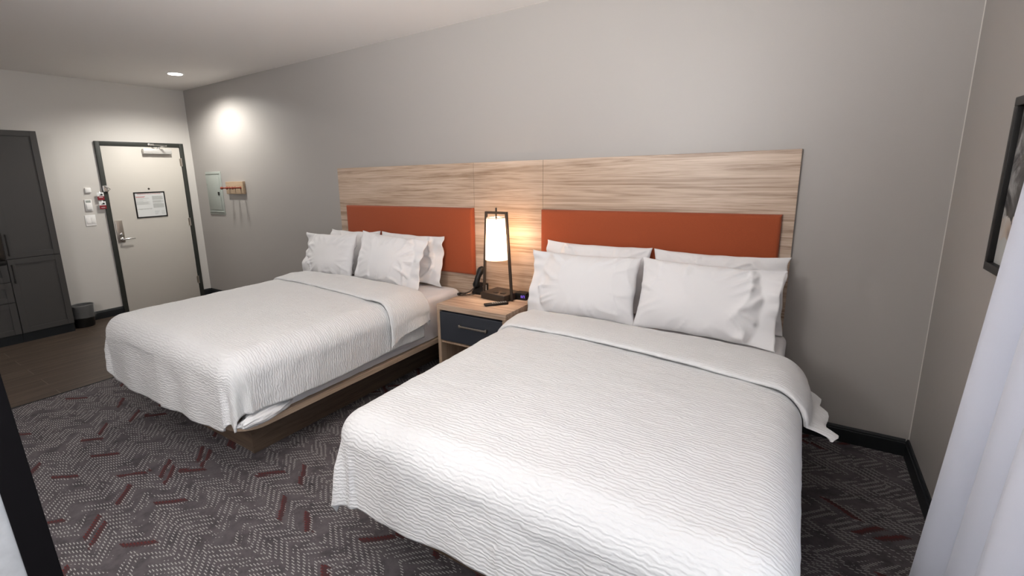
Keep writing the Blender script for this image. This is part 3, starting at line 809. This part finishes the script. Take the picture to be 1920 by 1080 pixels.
LX, LY = 5.205, -.235
lamp = thing('table_lamp', 'dark bronze framed table lamp with glowing cylindrical shade on the nightstand', 'lamp', (LX, LY, NZ))
bm = B(); box(bm, -.125, .125, -.105, .105, .002, .055, .003); bm.transform(Matrix.Translation((LX, LY+.02, NZ)) @ Matrix.Rotation(math.radians(-9), 4, 'Z'))
lb = obj('base', bm, M['bronze'], lamp)
obj('outlet', xbox(LX-.035, LX+.005, LY-.04, LY-.012, NZ+.055, NZ+.058, .001), M['black'], lb)
obj('outlet', xbox(LX+.035, LX+.075, LY-.045, LY-.015, NZ+.055, NZ+.0585, .001), M['black'], lb)
def bar(bm, a, b, w_, dep):
    a, b = Vector(a), Vector(b); d = (b-a).normalized(); s = Vector((0, 1, 0)); t = d.cross(s).normalized()
    vs = [bm.verts.new(p+s*i*dep/2+t*j*w_/2) for p in (a, b) for i, j in ((-1, -1), (1, -1), (1, 1), (-1, 1))]
    for f in ((3, 2, 1, 0), (4, 5, 6, 7), (0, 1, 5, 4), (1, 2, 6, 5), (2, 3, 7, 6), (3, 0, 4, 7)): bm.faces.new([vs[i] for i in f])
bm = B(); yl = LY-.03
bar(bm, (LX-.092, yl, 1.373), (LX-.128, yl, NZ+.056), .019, .016)
bar(bm, (LX+.092, yl, 1.373), (LX+.135, yl, NZ+.003), .019, .016)
bar(bm, (LX-.1, yl, 1.366), (LX+.1, yl, 1.366), .018, .0165)
tube(bm, [(LX, yl, 1.405), (LX, yl, 1.31)], .0075, 10)
bmesh.ops.recalc_face_normals(bm, faces=bm.faces)
obj('frame', bm, M['bronze'], lamp, smooth=30)
bm = B(); tube(bm, [(LX+.078*math.cos(a), yl+.078*math.sin(a), 1.329) for a in [2*PI*k/32 for k in range(32)]], .0025, 6, closed=True)
for k in range(3):
    a = 2*PI*k/3+.3; tube(bm, [(LX, yl, 1.322), (LX+.078*math.cos(a), yl+.078*math.sin(a), 1.329)], .002, 6)
obj('shade_ring', bm, M['chrome'], lamp)
bm = B(); lathe(bm, (LX, yl, 0), [(.092, .995), (.0775, 1.322)], 48)
for f in [f for f in bm.faces if len(f.verts) > 4]: bm.faces.remove(f)
sh = obj('lamp_shade', bm, M['shade'], lamp, label='glowing cream shade')
m = M['shade']; tn = m.node_tree; out = tn.nodes['Material Output']; pb = tn.nodes['Principled BSDF']
tr = tn.nodes.new('ShaderNodeBsdfTranslucent'); tr.inputs[0].default_value = (1, .86, .68, 1)
mx = tn.nodes.new('ShaderNodeMixShader'); mx.inputs[0].default_value = .55
tn.links.new(pb.outputs[0], mx.inputs[1]); tn.links.new(tr.outputs[0], mx.inputs[2]); tn.links.new(mx.outputs[0], out.inputs[0])
bl = light('lamp_bulb', 'POINT', (LX, yl, 1.16), 6.5, (1, .74, .53), shadow_soft_size=.05)

# telephone
ph = thing('telephone', 'black corded telephone standing left of the lamp', 'telephone', (4.99, -.16, NZ))
bm = B(); prism(bm, [(-.22, NZ+.001), (-.09, NZ+.001), (-.09, NZ+.075), (-.12, NZ+.085), (-.22, NZ+.02)], 'x', 4.955, 5.04)
obj('cradle', bm, M['black'], ph, smooth=20)
bm = B(); pts = []
for k in range(13):
    t = k/12; pts.append((4.965+.035*t, -.165+.055*t-.03*math.sin(PI*t), NZ+.045+.175*t))
tube(bm, pts, [.014, .030, .033, .029, .025, .024, .024, .024, .025, .029, .033, .030, .014], 12)
obj('handset', bm, M['black'], ph)
obj('number_card', xbox(5.0385, 5.0415, -.175, -.125, NZ+.02, NZ+.07), M['paper'], ph, label='white number card')
bm = B(); pts = []
ctl = [(4.975, -.20, .060), (4.955, -.235, .03), (4.92, -.27, .012), (4.885, -.285, .012), (4.875, -.31, .012), (4.90, -.335, .012), (4.94, -.325, .012), (4.985, -.285, .012), (5.0, -.235, .014)]
def cr(P_, n):
    out = []
    for i in range(len(P_)-1):
        p = [Vector(P_[max(0, min(len(P_)-1, i+k))]) for k in (-1, 0, 1, 2)]
        for k in range(n):
            t = k/n; out.append(.5*((2*p[1])+(-p[0]+p[2])*t+(2*p[0]-5*p[1]+4*p[2]-p[3])*t*t+(-p[0]+3*p[1]-3*p[2]+p[3])*t**3))
    return out
path = cr(ctl, 40); coil = []
for i, c in enumerate(path):
    d = (path[min(i+1, len(path)-1)]-path[max(0, i-1)]); s, t = frame_to(d); a = i*.9
    coil.append(c+(s*math.cos(a)+t*math.sin(a))*.006+Vector((0, 0, NZ)))
tube(bm, coil, .0022, 5); obj('coiled_cord', bm, M['black'], ph)
ph.location.x -= .035
# remote
rc = thing('remote_control', 'slim black remote control lying in front of the lamp', 'remote control', (5.285, -.415, NZ), math.radians(49))
bm = xbox(-.095, .095, -.022, .022, .001, .019, .005); obj('body', bm, M['black'], rc, world=False)
bm = B()
for i in range(7):
    for j in (-1, 0, 1): box(bm, -.035+i*.018, -.025+i*.018, j*.012-.003, j*.012+.003, .019, .0205, .0008, 1)
obj('buttons', bm, M['greytext'], rc, world=False, label='pale rubber buttons')
# clock
ck = thing('alarm_clock', 'small black digital alarm clock right of the lamp', 'clock', (5.405, -.15, NZ))
obj('case', xbox(5.33, 5.43, -.20, -.12, NZ+.001, NZ+.058, .005), M['black'], ck)
bm = B()
for k in range(6): box(bm, 5.335+k*.015, 5.339+k*.015, -.19, -.13, NZ+.058, NZ+.0595)
obj('top_buttons', bm, M['bronze'], ck)
bm = B(); zz = NZ+.03
for x_ in (5.387, 5.400): box(bm, x_, x_+.003, -.2015, -.2002, zz-.010, zz+.010)
box(bm, 5.409, 5.417, -.2015, -.2002, zz+.008, zz+.010); box(bm, 5.415, 5.417, -.2015, -.2002, zz-.010, zz+.01)
obj('digits', bm, M['digits'], ck, label='violet glowing digits')
bm = B(); tube(bm, cr([(5.345, -.125, NZ+.02), (5.33, -.09, NZ+.03), (5.335, -.08, NZ+.02), (5.345, -.06, NZ+.004), (5.35, -.04, NZ+.004)], 8), .003, 6)
obj('cord', bm, M['black'], ck)

# ------------------------------------------------------------------ picture on the right wall
pf = thing('framed_picture', 'abstract grey and black painting in a black frame on the right wall', 'picture', (XR, -1.12, 1.25))
PY0, PY1, PZ0, PZ1 = -1.42, -.818, 1.255, 1.892
bm = B(); fr = .032
box(bm, XR-.03, XR-.001, PY0, PY1, PZ0, PZ0+fr, .002); box(bm, XR-.03, XR-.001, PY0, PY1, PZ1-fr, PZ1, .002)
box(bm, XR-.03, XR-.001, PY0, PY0+fr, PZ0+fr, PZ1-fr, .002); box(bm, XR-.03, XR-.001, PY1-fr, PY1, PZ0+fr, PZ1-fr, .002)
obj('frame', bm, M['black'], pf)
obj('canvas', xbox(XR-.012, XR-.002, PY0+.02, PY1-.02, PZ0+.02, PZ1-.02), M['art'], pf)

# ------------------------------------------------------------------ curtain
bm = B(); P = []; NU, NV = 220, 40
for j in range(NV+1):
    z = .02+(H-.06)*j/NV; row = []
    ye = -1.145-.215*z; wd = 1.35-.16*z
    amp = .145-.025*z/H
    for i in range(NU+1):
        u = i/NU; ph_ = (u*7.4+.04*nz(u*9, z*.25, 4))*PI*1.0+.10
        k_ = abs(math.sin(ph_)); big_ = .75+.25*math.sin(int(ph_/PI)*2.4+1)
        x = XR-.028-amp*big_*k_**1.0+.006*nz(u*16, z*.6, 2)
        y = ye-wd*u+.022*math.sin(2*ph_)+.006*nz(u*5, z, 7)
        row.append((x, y, z))
    P.append(row)
grid(bm, P)
cu = obj('curtain', bm, M['curtain'], smooth=180); recentre(cu)
so = cu.modifiers.new('thick', 'SOLIDIFY'); so.thickness = .003
tag(cu, 'pale blue-grey pleated curtain hanging to the floor at the right', 'curtain')

# ------------------------------------------------------------------ black-edged white panel at the left of the camera
fp = thing('framed_board', 'white panel with a thick black frame leaning at the lower left foreground', 'board', (5.8, -3.6, 0))
bm = B()
def Tb(bm): bm.transform(Matrix.Translation((5.8, -3.172, 0)) @ Matrix.Rotation(math.radians(2.5), 4, 'X')); return bm
box(bm, -.025, 0, -.055, 0, 0, 1.55, .002); box(bm, -.025, 0, -.85, -.795, 0, 1.55, .002)
box(bm, -.025, 0, -.795, -.055, 0, .055, .002); box(bm, -.025, 0, -.795, -.055, 1.495, 1.55, .002)
obj('frame', Tb(bm), mat('matte_black_frame', (.006, .005, .006), .8, spec=.1), fp)
bm = xbox(-.02, -.008, -.80, -.05, .05, 1.5); obj('panel', Tb(bm), M['whiteboard'], fp)
